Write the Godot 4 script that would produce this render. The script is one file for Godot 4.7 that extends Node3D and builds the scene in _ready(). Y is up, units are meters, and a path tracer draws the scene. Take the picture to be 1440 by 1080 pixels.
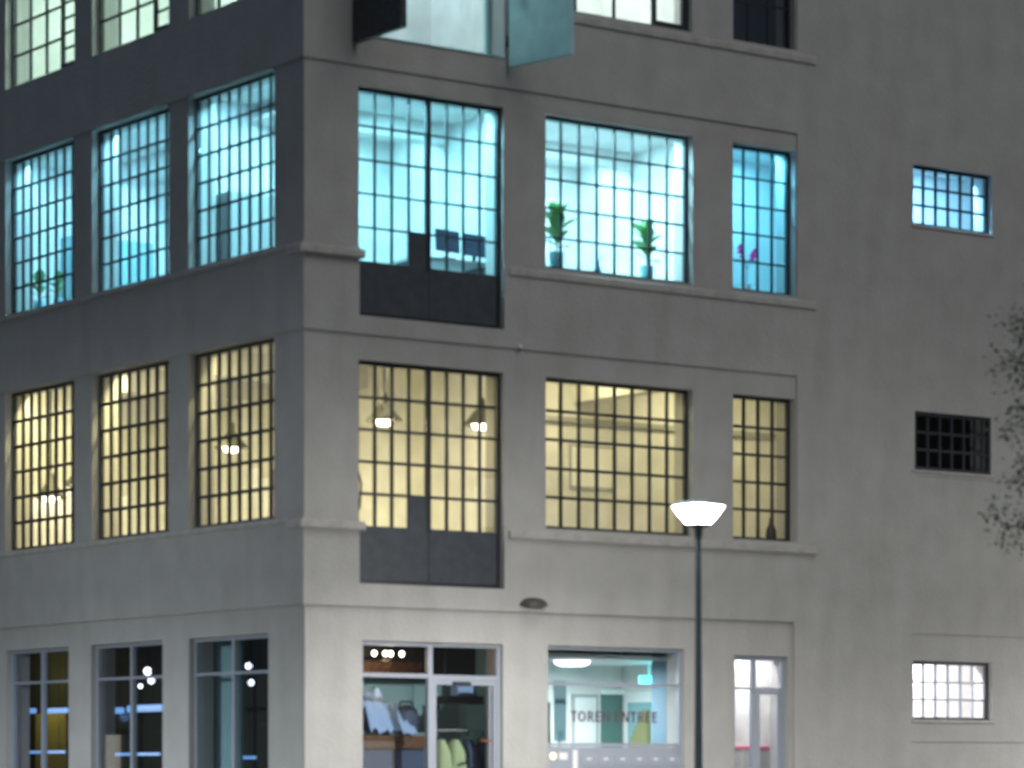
extends Node3D
# A white plastered warehouse corner at night, one lit street lamp in front. x runs along the street facade, -z along the side facade, y up, metres.

const HOLE := -99.0
const VOID := -98.0
const WALL := 0.5                      # thickness of the outer walls
var rng := RandomNumberGenerator.new()
var boxes := {}
var M := {}
var building: Node3D
var side_turn := Basis(Vector3(0, 0, 1), Vector3(0, 1, 0), Vector3(-1, 0, 0))   # the side facade's own axes

# ------------------------------------------------------------------ helpers
func numbered(called: String, parent: Node) -> String:
	if not parent.has_node(NodePath(called)):
		return called
	var k := 1
	while parent.has_node(NodePath("%s_%03d" % [called, k])):
		k += 1
	return "%s_%03d" % [called, k]

var counts := {}
func put(o: Node3D, called: String, parent: Node) -> void:
	var key := "%d/%s" % [parent.get_instance_id(), called]
	var k: int = counts.get(key, 0)
	counts[key] = k + 1
	o.name = called if k == 0 else "%s_%03d" % [called, k]
	parent.add_child(o, true)

func tag(o: Node3D, label: String, category: String, group := "", kind := "") -> Node3D:
	if label: o.set_meta("label", label)
	if category: o.set_meta("category", category)
	if group: o.set_meta("group", group)
	if kind: o.set_meta("kind", kind)
	return o

func thing(called: String, label: String, category: String, at := Vector3.ZERO, group := "") -> Node3D:
	var o := Node3D.new()
	put(o, called, self)
	o.position = at
	return tag(o, label, category, group)

func piece(called: String, mesh: Mesh, mat: Material, parent: Node, at := Vector3.ZERO, turn := Vector3.ZERO) -> MeshInstance3D:
	var o := MeshInstance3D.new()
	o.mesh = mesh
	o.material_override = mat
	put(o, called, parent)
	o.position = at
	o.rotation = turn
	return o

func box(size: Vector3) -> Mesh:
	var key := size.snapped(Vector3(0.0005, 0.0005, 0.0005))
	if not boxes.has(key):
		var b := BoxMesh.new()
		b.size = key
		boxes[key] = b
	return boxes[key]

func block(called: String, lo: Vector3, hi: Vector3, mat: Material, parent: Node) -> MeshInstance3D:
	return piece(called, box(hi - lo), mat, parent, (lo + hi) / 2.0)

func quad(st: SurfaceTool, a: Vector3, b: Vector3, c: Vector3, d: Vector3, n: Vector3) -> void:
	var pts := [a, b, c, a, c, d]
	if (b - a).cross(c - a).dot(n) > 0.0:      # front faces run clockwise
		pts = [a, c, b, a, d, c]
	st.set_normal(n)
	for p in pts:
		st.set_normal(n)
		st.add_vertex(p)

func start() -> SurfaceTool:
	var st := SurfaceTool.new()
	st.begin(Mesh.PRIMITIVE_TRIANGLES)
	return st

func add_box(st: SurfaceTool, lo: Vector3, hi: Vector3) -> void:
	st.append_from(box(hi - lo), 0, Transform3D(Basis(), (lo + hi) / 2.0))

# a box whose edges are cut off by ch
func cut_box(size: Vector3, ch: float) -> Mesh:
	var st := start()
	var h := size / 2.0
	for ax in 3:
		for s in [-1.0, 1.0]:
			var n := Vector3.ZERO
			n[ax] = s
			var u := (ax + 1) % 3
			var v := (ax + 2) % 3
			var c := []
			for q in [[-1, -1], [1, -1], [1, 1], [-1, 1]]:
				var p := Vector3.ZERO
				p[ax] = s * h[ax]
				p[u] = q[0] * (h[u] - ch)
				p[v] = q[1] * (h[v] - ch)
				c.append(p)
			quad(st, c[0], c[1], c[2], c[3], n)
			for t in [-1.0, 1.0]:              # the sloping strip towards +-u
				var e := Vector3.ZERO
				e[ax] = s
				e[u] = t
				var a := Vector3.ZERO
				a[ax] = s * h[ax]; a[u] = t * (h[u] - ch); a[v] = h[v] - ch
				var b := a
				b[v] = -b[v]
				var c2 := b
				c2[ax] = s * (h[ax] - ch); c2[u] = t * h[u]
				var d2 := c2
				d2[v] = a[v]
				quad(st, a, b, c2, d2, e.normalized())
	for sx in [-1.0, 1.0]:
		for sy in [-1.0, 1.0]:
			for sz in [-1.0, 1.0]:
				var p := Vector3(sx * h.x, sy * h.y, sz * h.z)
				var a := p - Vector3(0, sy, sz) * ch
				var b := p - Vector3(sx, 0, sz) * ch
				var c := p - Vector3(sx, sy, 0) * ch
				var n := Vector3(sx, sy, sz).normalized()
				if (b - a).cross(c - a).dot(n) > 0.0:
					var t := b
					b = c
					c = t
				for q in [a, b, c]:
					st.set_normal(n)
					st.add_vertex(q)
	return st.commit()

# profile [[radius, y], ...] turned round the y axis
func lathe(profile: Array, sides := 24, smooth := true) -> Mesh:
	var st := start()
	st.set_smooth_group(0 if smooth else -1)
	for i in profile.size() - 1:
		for k in sides:
			var p := []
			for q in [[i, k], [i, k + 1], [i + 1, k + 1], [i + 1, k]]:
				var r: float = profile[q[0]][0]
				var an: float = TAU * q[1] / sides
				p.append(Vector3(r * cos(an), profile[q[0]][1], r * sin(an)))
			if profile[i][0] > 0.0001:
				for j in [0, 1, 2]: st.add_vertex(p[j])
			if profile[i + 1][0] > 0.0001:
				for j in [0, 2, 3]: st.add_vertex(p[j])
	st.index()
	st.generate_normals()
	return st.commit()

# a round bar along a list of points, with a radius at each
func tube(st: SurfaceTool, pts: Array, radii: Array, sides := 8) -> void:
	for i in pts.size() - 1:
		var a: Vector3 = pts[i]
		var b: Vector3 = pts[i + 1]
		var d := (b - a).normalized()
		var u := d.cross(Vector3.UP if absf(d.y) < 0.95 else Vector3.RIGHT).normalized()
		var v := d.cross(u)
		for k in sides:
			var p := []
			for q in [[a, k, radii[i]], [a, k + 1, radii[i]], [b, k + 1, radii[i + 1]], [b, k, radii[i + 1]]]:
				var an: float = TAU * q[1] / sides
				p.append(q[0] + (u * cos(an) + v * sin(an)) * q[2])
			for j in [0, 1, 2, 0, 2, 3]:
				st.add_vertex(p[j])

func tube_mesh(pts: Array, radii: Array, sides := 8) -> Mesh:
	var st := start()
	st.set_smooth_group(0)
	tube(st, pts, radii, sides)
	st.generate_normals()
	return st.commit()

# one tapering blade of a leaf, a little folded and drooping, along +x
func leaf_mesh(length: float, width: float, droop: float) -> Mesh:
	var st := start()
	st.set_smooth_group(0)
	var rows := []
	for i in 6:
		var t := i / 5.0
		var w := width * 0.5 * pow(sin(PI * clampf(0.06 + 0.9 * t, 0.0, 1.0)), 0.7) * (0.75 + 0.5 * t)
		var y := 0.25 * length * t - droop * t * t * length
		rows.append([Vector3(t * length, y + w * 0.25, -w), Vector3(t * length, y, 0), Vector3(t * length, y + w * 0.25, w)])
	for i in 5:
		for k in 2:
			for j in [[i, k], [i + 1, k], [i + 1, k + 1], [i, k], [i + 1, k + 1], [i, k + 1]]:
				st.add_vertex(rows[j[0]][j[1]])
	st.generate_normals()
	return st.commit()

# ------------------------------------------------------------------ materials
func mat(called: String, c: Color, rough := 0.7, metal := 0.0) -> StandardMaterial3D:
	var m := StandardMaterial3D.new()
	m.resource_name = called
	m.albedo_color = c.linear_to_srgb()
	m.roughness = rough
	m.metallic = metal
	M[called] = m
	return m

func glow(called: String, c: Color, energy: float) -> StandardMaterial3D:
	var m := mat(called, Color(0.8, 0.8, 0.8), 0.5)
	m.emission_enabled = true
	m.emission = c.linear_to_srgb()
	m.emission_energy_multiplier = energy
	return m

func noise_texture(seed_: int, freq: float, lo: Color, hi: Color, octaves := 5, side := 512) -> NoiseTexture2D:
	var n := FastNoiseLite.new()
	n.seed = seed_
	n.noise_type = FastNoiseLite.TYPE_SIMPLEX_SMOOTH
	n.frequency = freq
	n.fractal_octaves = octaves
	var t := NoiseTexture2D.new()
	t.width = side
	t.height = side
	t.seamless = true
	t.noise = n
	var g := Gradient.new()
	g.set_color(0, lo)
	g.set_color(1, hi)
	t.color_ramp = g
	return t

func textured(m: StandardMaterial3D, albedo: Texture2D, bump: Texture2D, scale: float, relief: float) -> void:
	m.uv1_triplanar = true
	m.uv1_world_triplanar = true
	m.uv1_scale = Vector3.ONE * scale
	if albedo: m.albedo_texture = albedo
	if bump:
		m.heightmap_enabled = true
		m.heightmap_texture = bump
		m.heightmap_scale = relief

func make_materials() -> void:
	var p := mat("plaster", Color(0.435, 0.432, 0.42), 0.88)
	textured(p, noise_texture(3, 0.006, Color(0.93, 0.93, 0.925), Color(1, 1, 1), 6, 1024), noise_texture(9, 0.05, Color.BLACK, Color.WHITE, 4, 1024), 0.19, 0.5)
	p.detail_enabled = true                 # weathering: broad yellowish and grey washes
	p.detail_blend_mode = BaseMaterial3D.BLEND_MODE_MUL
	p.detail_albedo = noise_texture(21, 0.012, Color(0.96, 0.956, 0.945), Color(1, 1, 1), 5, 512)
	p.detail_uv_layer = BaseMaterial3D.DETAIL_UV_2
	p.uv2_triplanar = true
	p.uv2_world_triplanar = true
	p.uv2_scale = Vector3(0.30, 0.035, 0.30)        # drawn out downwards, as rain leaves it
	mat("ledge_plaster", Color(0.46, 0.45, 0.43), 0.8)
	textured(M.ledge_plaster, noise_texture(5, 0.02, Color(0.85, 0.85, 0.83), Color(1, 1, 1)), null, 0.3, 0.0)
	var s := mat("steel", Color(0.022, 0.027, 0.036), 0.45)
	textured(s, noise_texture(6, 0.03, Color(0.75, 0.75, 0.75), Color(1, 1, 1)), null, 1.1, 0.0)
	var d := mat("dark_panel", Color(0.055, 0.068, 0.082), 0.55)
	textured(d, noise_texture(7, 0.012, Color(0.8, 0.8, 0.8), Color(1, 1, 1)), null, 0.6, 0.0)
	var dd := mat("hatch_paint", Color(0.05, 0.058, 0.066), 0.5)
	textured(dd, noise_texture(8, 0.02, Color(0.7, 0.7, 0.7), Color(1, 1, 1)), null, 0.8, 0.0)
	var hi := mat("hatch_inside", Color(0.42, 0.66, 0.68), 0.55)
	textured(hi, noise_texture(8, 0.006, Color(0.88, 0.9, 0.9), Color(1, 1, 1)), null, 0.7, 0.0)
	mat("aluminium", Color(0.34, 0.37, 0.43), 0.45, 0.15)
	mat("inner_wall", Color(0.72, 0.72, 0.70), 0.85)
	textured(M.inner_wall, noise_texture(12, 0.01, Color(0.9, 0.9, 0.9), Color(1, 1, 1)), null, 0.25, 0.0)
	mat("inner_grey", Color(0.35, 0.36, 0.36), 0.85)
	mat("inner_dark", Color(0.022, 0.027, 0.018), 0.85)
	mat("concrete", Color(0.34, 0.34, 0.33), 0.9)
	textured(M.concrete, noise_texture(13, 0.02, Color(0.8, 0.8, 0.8), Color(1, 1, 1)), null, 0.3, 0.0)
	var g := mat("glass", Color(0.3, 0.32, 0.32, 0.008), 0.02)
	g.transparency = BaseMaterial3D.TRANSPARENCY_ALPHA
	mat("asphalt", Color(0.05, 0.05, 0.052), 0.85)
	textured(M.asphalt, noise_texture(14, 0.1, Color(0.7, 0.7, 0.7), Color(1, 1, 1)), null, 0.4, 0.0)
	mat("paving", Color(0.26, 0.25, 0.24), 0.85)
	textured(M.paving, noise_texture(15, 0.06, Color(0.75, 0.75, 0.75), Color(1, 1, 1)), null, 0.5, 0.0)
	mat("kerb_stone", Color(0.32, 0.32, 0.31), 0.8)
	mat("pole_paint", Color(0.075, 0.11, 0.125), 0.4)
	mat("cap_metal", Color(0.45, 0.46, 0.47), 0.4, 0.3)
	mat("brown_metal", Color(0.06, 0.05, 0.04), 0.5)
	mat("white_paint", Color(0.75, 0.75, 0.74), 0.6)
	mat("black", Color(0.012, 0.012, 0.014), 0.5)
	mat("teal_pot", Color(0.12, 0.42, 0.5), 0.4)
	mat("blue_glaze", Color(0.05, 0.2, 0.42), 0.3)
	var lf := mat("house_leaf", Color(0.10, 0.26, 0.09), 0.5)
	lf.backlight_enabled = true
	lf.backlight = Color(0.10, 0.25, 0.08)
	mat("stem", Color(0.12, 0.10, 0.06), 0.7)
	var pk := mat("petal", Color(0.75, 0.04, 0.36), 0.6)
	pk.backlight_enabled = true
	pk.backlight = Color(0.95, 0.08, 0.55)
	mat("wood", Color(0.13, 0.065, 0.032), 0.6)
	textured(M.wood, noise_texture(16, 0.02, Color(0.6, 0.55, 0.5), Color(1, 1, 1)), null, 0.9, 0.0)
	mat("green_door", Color(0.07, 0.15, 0.13), 0.5)
	mat("blue_cloth", Color(0.22, 0.36, 0.6), 0.9)
	mat("green_cloth", Color(0.30, 0.40, 0.24), 0.9)
	mat("navy", Color(0.035, 0.06, 0.12), 0.7)
	mat("teal_wall", Color(0.2, 0.36, 0.4), 0.8)
	mat("slate_wall", Color(0.09, 0.15, 0.20), 0.8)
	mat("dusk_wall", Color(0.22, 0.18, 0.13), 0.85)
	mat("olive", Color(0.22, 0.22, 0.1), 0.8)
	mat("yellow_wall", Color(0.45, 0.41, 0.16), 0.8)
	mat("lettering", Color(0.10, 0.055, 0.075), 0.6)
	mat("bark", Color(0.07, 0.06, 0.045), 0.9)
	var tl := mat("tree_leaf", Color(1, 1, 1), 0.6)
	tl.vertex_color_use_as_albedo = true
	tl.backlight_enabled = true
	tl.backlight = Color(0.6, 0.66, 0.5)
	glow("lamp_white", Color(1.0, 0.96, 0.9), 8.0)
	var bowl := glow("lamp_bowl", Color(1.0, 0.98, 0.95), 14.0)
	bowl.albedo_color = Color(0.9, 0.9, 0.9, 0.12)
	bowl.transparency = BaseMaterial3D.TRANSPARENCY_ALPHA
	bowl.roughness = 0.2
	glow("cool_light", Color(0.55, 0.92, 1.0), 3.0)
	glow("white_light", Color(0.95, 0.97, 1.0), 3.0)
	glow("warm_light", Color(1.0, 0.9, 0.74), 7.0)
	glow("blue_light", Color(0.16, 0.42, 0.95), 0.95)
	glow("pale_light", Color(0.75, 0.82, 1.0), 3.0)
	glow("exit_light", Color(0.0, 0.80, 0.95), 1.1)
	glow("yellow_light", Color(1.0, 0.85, 0.25), 1.5)

# ------------------------------------------------------------------ walls
# a wall as fields of different depth: xs and ys cut it up, paint = [[x0, x1, y0, y1, depth], ...], later ones win
func wall_mesh(x0: float, x1: float, y0: float, y1: float, paint: Array, owns_corner: bool) -> Mesh:
	var xs := [x0, x1]
	var ys := [y0, y1]
	for p in paint:
		for x in [p[0], p[1]]:
			if x > x0 and x < x1: xs.append(x)
		for y in [p[2], p[3]]:
			if y > y0 and y < y1: ys.append(y)
	for a in [xs, ys]:
		a.sort()
	xs = uniq(xs)
	ys = uniq(ys)
	var nx := xs.size() - 1
	var ny := ys.size() - 1
	var d := []
	for j in ny:
		for i in nx:
			var v := 0.0
			var mx: float = (xs[i] + xs[i + 1]) / 2.0
			var my: float = (ys[j] + ys[j + 1]) / 2.0
			for p in paint:
				if mx > p[0] and mx < p[1] and my > p[2] and my < p[3]:
					v = p[4]
			d.append(v)
	var st := start()
	for j in ny:
		for i in nx:
			var v: float = d[j * nx + i]
			var a: float = xs[i]
			var b: float = xs[i + 1]
			var c: float = ys[j]
			var e: float = ys[j + 1]
			if v > HOLE + 5.0:
				quad(st, Vector3(a, c, v), Vector3(b, c, v), Vector3(b, e, v), Vector3(a, e, v), Vector3.BACK)
				quad(st, Vector3(a, c, -WALL), Vector3(b, c, -WALL), Vector3(b, e, -WALL), Vector3(a, e, -WALL), Vector3.FORWARD)
			for step in [[1, 0], [0, 1]]:
				var i2: int = i + step[0]
				var j2: int = j + step[1]
				if i2 >= nx or j2 >= ny: continue
				var w: float = d[j2 * nx + i2]
				var deep := v
				var other := w
				if v == VOID or w == VOID:
					if not owns_corner or step[0] == 1: continue
					deep = -0.055 if v == VOID else v
					other = -0.055 if w == VOID else w
				if deep == other: continue
				deep = maxf(deep, -WALL)
				other = maxf(other, -WALL)
				if step[0] == 1:
					quad(st, Vector3(b, c, deep), Vector3(b, e, deep), Vector3(b, e, other), Vector3(b, c, other), Vector3(-1 if deep < other else 1, 0, 0))
				else:
					quad(st, Vector3(a, e, deep), Vector3(b, e, deep), Vector3(b, e, other), Vector3(a, e, other), Vector3(0, -1 if deep < other else 1, 0))
	return st.commit()

func uniq(a: Array) -> Array:
	var o := [a[0]]
	for v in a:
		if v - o[-1] > 0.0005: o.append(v)
	return o

# ------------------------------------------------------------------ windows
# face: 0 street, 1 side. Rect in the facade's own x and y, z = middle of the frame. style: material names and bar sizes
func window_node(face: int) -> Node3D:
	var w := Node3D.new()
	put(w, "window", building)
	if face == 1:
		w.transform = Transform3D(side_turn, Vector3.ZERO)
	return w

func frame_mesh(x0: float, x1: float, y0: float, y1: float, z: float, fw: float, depth: float) -> Mesh:
	var st := start()
	var a := z - depth / 2
	var b := z + depth / 2
	add_box(st, Vector3(x0, y0, a), Vector3(x0 + fw, y1, b))
	add_box(st, Vector3(x1 - fw, y0, a), Vector3(x1, y1, b))
	add_box(st, Vector3(x0 + fw, y0, a), Vector3(x1 - fw, y0 + fw, b))
	add_box(st, Vector3(x0 + fw, y1 - fw, a), Vector3(x1 - fw, y1, b))
	return st.commit()

var loose_panes: SurfaceTool
func pane(w: Node3D, x0: float, x1: float, y0: float, y1: float, z: float, face: int, joined: bool, glass := "glass") -> void:
	var tilt := Vector3(rng.randfn(0, 0.004), rng.randfn(0, 0.004), 0)
	if joined:
		var t := Transform3D(side_turn, Vector3.ZERO) if face == 1 else Transform3D()
		loose_panes.append_from(box(Vector3(x1 - x0, y1 - y0, 0.006)), 0, t * Transform3D(Basis.from_euler(tilt), Vector3((x0 + x1) / 2, (y0 + y1) / 2, z)))
	else:
		piece("pane", box(Vector3(x1 - x0, y1 - y0, 0.006)), M[glass], w, Vector3((x0 + x1) / 2, (y0 + y1) / 2, z), tilt)

# a grid of panes between xs and ys (bar middles; the ends are the frame's inner edges)
func grid(w: Node3D, xs: Array, ys: Array, z: float, bw: float, mt: Material, face: int, joined := false, skip := [], glass := "glass") -> void:
	for i in range(1, xs.size() - 1):
		block("glazing_bar", Vector3(xs[i] - bw / 2, ys[0], z - 0.022), Vector3(xs[i] + bw / 2, ys[-1], z + 0.022), mt, w)
	for j in range(1, ys.size() - 1):
		block("glazing_bar", Vector3(xs[0], ys[j] - bw / 2, z - 0.019), Vector3(xs[-1], ys[j] + bw / 2, z + 0.019), mt, w)
	for j in ys.size() - 1:
		for i in xs.size() - 1:
			if [i, j] in skip: continue
			pane(w, xs[i] + 0.002, xs[i + 1] - 0.002, ys[j] + 0.002, ys[j + 1] - 0.002, z + 0.004, face, joined, glass)

func spread(a: float, b: float, n: int) -> Array:
	var o := []
	for i in n + 1: o.append(lerpf(a, b, float(i) / n))
	return o

func steel_window(face: int, x0: float, x1: float, y0: float, y1: float, z: float, cols: int, rows: int, bw := 0.036, joined := false, bar_paint := "steel") -> Node3D:
	var w := window_node(face)
	piece("frame", frame_mesh(x0 + 0.003, x1 - 0.003, y0 + 0.003, y1 - 0.003, z, 0.05, 0.07), M.steel, w)
	grid(w, spread(x0 + 0.053, x1 - 0.053, cols), spread(y0 + 0.053, y1 - 0.053, rows), z, bw, M[bar_paint], face, joined)
	return w

# the tall bay with a blind lower panel: eight columns in two leaves, the fourth pane of the bottom row blind
func bay_window(y0: float, y1: float, glass_at: float, bw: float) -> void:
	var x0 := 0.973
	var x1 := 3.587
	var z := -0.15
	var w := window_node(0)
	piece("frame", frame_mesh(x0, x1, y0 + 0.003, y1 - 0.003, z, 0.055, 0.08), M.steel, w)
	var mid := (x0 + x1) / 2
	block("mullion", Vector3(mid - 0.04, glass_at, z - 0.034), Vector3(mid + 0.04, y1 - 0.058, z + 0.034), M.steel, w)
	var ys := spread(glass_at + 0.06, y1 - 0.058, 5)
	var left := spread(x0 + 0.055, mid - 0.04, 4)
	grid(w, left, ys, z, bw, M.steel, 0, false, [[3, 0]])
	grid(w, spread(mid + 0.04, x1 - 0.055, 4), ys, z, bw, M.steel, 0)
	block("blind_pane", Vector3(left[3] - 0.01, ys[0], z - 0.012), Vector3(left[4], ys[1], z + 0.026), M.dark_panel, w)
	for s in [[x0 + 0.055, mid - 0.003], [mid + 0.003, x1 - 0.055]]:
		piece("lower_panel", cut_box(Vector3(s[1] - s[0], glass_at + 0.06 - y0 - 0.058, 0.05), 0.006), M.dark_panel, w, Vector3((s[0] + s[1]) / 2, (glass_at + 0.06 + y0 + 0.058) / 2, z + 0.005))

# ------------------------------------------------------------------ rooms and their lights
func inner(called: String, lo: Vector3, hi: Vector3, m: String) -> void:
	block(called, lo, hi, M[m], building)

func area_light(called: String, at: Vector3, size: Vector2, c: Color, energy: float, turn := Vector3(-PI / 2, 0, 0)) -> void:
	var l := AreaLight3D.new()
	l.area_size = size
	l.light_color = c.linear_to_srgb()
	l.light_energy = energy
	l.area_range = 20.0
	l.shadow_enabled = true
	l.rotation = turn
	l.position = at
	put(l, called, self)

func ceiling_light(at: Vector3, size: Vector2, c: Color, energy: float, glow_mat: String, label: String, group := "") -> void:
	var t := thing("ceiling_light", label, "ceiling light", at, group)
	block("housing", Vector3(-size.x / 2 - 0.02, -0.008, -size.y / 2 - 0.02), Vector3(size.x / 2 + 0.02, 0, size.y / 2 + 0.02), M.white_paint, t)
	block("diffuser", Vector3(-size.x / 2, -0.013, -size.y / 2), Vector3(size.x / 2, -0.009, size.y / 2), M[glow_mat], t)
	area_light("ceiling_light_glow", at + Vector3(0, -0.018, 0), size, c, energy)

func omni(called: String, at: Vector3, c: Color, energy: float, size := 0.05) -> void:
	var l := OmniLight3D.new()
	l.light_color = c.linear_to_srgb()
	l.light_energy = energy
	l.light_size = size
	l.omni_range = 60.0
	l.omni_attenuation = 2.0
	l.shadow_enabled = true
	l.position = at
	put(l, called, self)

func pendant(at: Vector3, ceiling: float, label: String, energy: float) -> void:
	var t := thing("pendant_lamp", label, "pendant lamp", at, "")
	t.scale = Vector3.ONE * 1.2
	piece("shade", lathe([[0.035, 0.34], [0.05, 0.30], [0.055, 0.2], [0.09, 0.17], [0.17, 0.07], [0.235, 0.0], [0.24, -0.02], [0.232, -0.02], [0.226, 0.0], [0.16, 0.065], [0.08, 0.155], [0.03, 0.165]], 28), M.pendant_metal, t)
	piece("bulb", lathe([[0.0, -0.085], [0.09, -0.065], [0.13, 0.0], [0.10, 0.06], [0.03, 0.12], [0.0, 0.125]], 16), M.warm_light, t)
	piece("cord", tube_mesh([Vector3(0, 0.33, 0), Vector3(0, (ceiling - at.y) / 1.2 - 0.03, 0)], [0.012, 0.012], 6), M.black, t)
	piece("ceiling_rose", lathe([[0.0, 0.0], [0.05, 0.0], [0.06, 0.03], [0.0, 0.035]], 14), M.black, t, Vector3(0, (ceiling - at.y) / 1.2 - 0.036, 0))
	omni("pendant_glow", at + Vector3(0, 0.0, 0), Color(1.0, 0.84, 0.5), energy, 0.06)

func globe(at: Vector3, ceiling: float, label: String, r := 0.075) -> void:
	var t := thing("globe_lamp", label, "pendant lamp", at, "")
	piece("globe_bulb", lathe([[0.0, -r], [r * 0.7, -r * 0.7], [r, 0.0], [r * 0.7, r * 0.7], [0.0, r]], 14), M.pale_light, t)
	piece("cord", tube_mesh([Vector3(0, r * 0.9, 0), Vector3(0, ceiling - at.y, 0)], [0.008, 0.008], 5), M.black, t)

# ------------------------------------------------------------------ ready
func _ready() -> void:
	rng.seed = 11
	# camera: level, with the lens shifted upwards as in the photograph
	var cam := Camera3D.new()
	cam.name = "camera"
	cam.projection = Camera3D.PROJECTION_FRUSTUM
	cam.near = 0.5
	cam.far = 400.0
	cam.size = 1080.0 / 4411.06 * 0.5
	cam.frustum_offset = Vector2(0, 540.97 / 4411.06 * 0.5)
	cam.position = Vector3(-24.1617, 1.7124, 38.7078)
	cam.rotation = Vector3(0, -0.624394, 0)
	add_child(cam)
	cam.current = true
	# sky: the dull blue-grey of a city night, long exposed
	var env := Environment.new()
	env.background_mode = Environment.BG_SKY
	var sm := ProceduralSkyMaterial.new()
	sm.sky_top_color = Color(0.060, 0.097, 0.148).linear_to_srgb()
	sm.sky_horizon_color = Color(0.15, 0.19, 0.25).linear_to_srgb()
	sm.ground_horizon_color = Color(0.10, 0.10, 0.10).linear_to_srgb()
	sm.ground_bottom_color = Color(0.04, 0.04, 0.04).linear_to_srgb()
	sm.sky_curve = 0.2
	var sky := Sky.new()
	sky.sky_material = sm
	env.sky = sky
	env.background_energy_multiplier = 0.9
	env.tonemap_mode = Environment.TONE_MAPPER_LINEAR
	env.tonemap_exposure = 1.0
	env.sdfgi_enabled = true
	env.ssao_enabled = true
	env.ssil_enabled = true
	var we := WorldEnvironment.new()
	we.name = "night_air"
	we.environment = env
	var soft := CameraAttributesPhysical.new()       # the photograph is a little soft all over: focused far behind the block
	soft.frustum_focal_length = 200.0
	soft.frustum_focus_distance = 240.0
	soft.exposure_aperture = 2.7
	we.camera_attributes = soft
	add_child(we)
	# the wide glow of the lit city and a clouded moon over the square, from the street side
	var moon := DirectionalLight3D.new()
	moon.name = "clouded_moon"
	moon.light_energy = 0.31
	moon.sky_mode = DirectionalLight3D.SKY_MODE_LIGHT_ONLY
	moon.light_color = Color(1.0, 0.98, 0.95)
	moon.light_angular_distance = 45.0
	moon.shadow_enabled = true
	moon.rotation = Vector3(deg_to_rad(-50), deg_to_rad(8), 0)
	add_child(moon)
	make_materials()
	mat("pendant_metal", Color(0.10, 0.10, 0.09), 0.4, 0.3)
	loose_panes = start()
	build_ground()
	build_walls()
	build_windows()
	build_rooms()
	build_ground_floor()
	build_lamps()
	build_small_things()
	build_tree()
	mat("dark_brick", Color(0.04, 0.03, 0.026), 0.9)
	textured(M.dark_brick, noise_texture(31, 0.05, Color(0.7, 0.7, 0.7), Color(1, 1, 1)), null, 0.4, 0.0)
	glow("lit_window", Color(0.9, 0.85, 0.7), 0.9)
	across(Vector3(-19, -0.12, -34), PI / 2, 48.0, 11.5, "dark brick block across the side street, mirrored in the lower side windows", 3)
	across(Vector3(38, -0.12, 30), PI, 66.0, 13.5, "dark brick block across the main street, mirrored in the shop windows", 4)

func build_ground() -> void:
	tag(block("road", Vector3(-150, -0.5, -150), Vector3(150, -0.12, 150), M.asphalt, self), "", "", "", "structure")
	tag(block("pavement", Vector3(-3.4, -0.45, -60), Vector3(60, -0.004, 8.0), M.paving, self), "", "", "", "structure")
	var k := Node3D.new()
	put(k, "kerb", self)
	tag(k, "", "", "", "structure")
	for i in 34:                             # kerb stones along the street and round the corner
		piece("kerb_stone", cut_box(Vector3(0.985, 0.42, 0.2), 0.015), M.kerb_stone, k, Vector3(-3.1 + i * 1.0, -0.215, 8.105))
	for i in 24:
		piece("kerb_stone", cut_box(Vector3(0.2, 0.42, 0.985), 0.015), M.kerb_stone, k, Vector3(-3.505, -0.215, 7.5 - i * 1.0))

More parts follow.
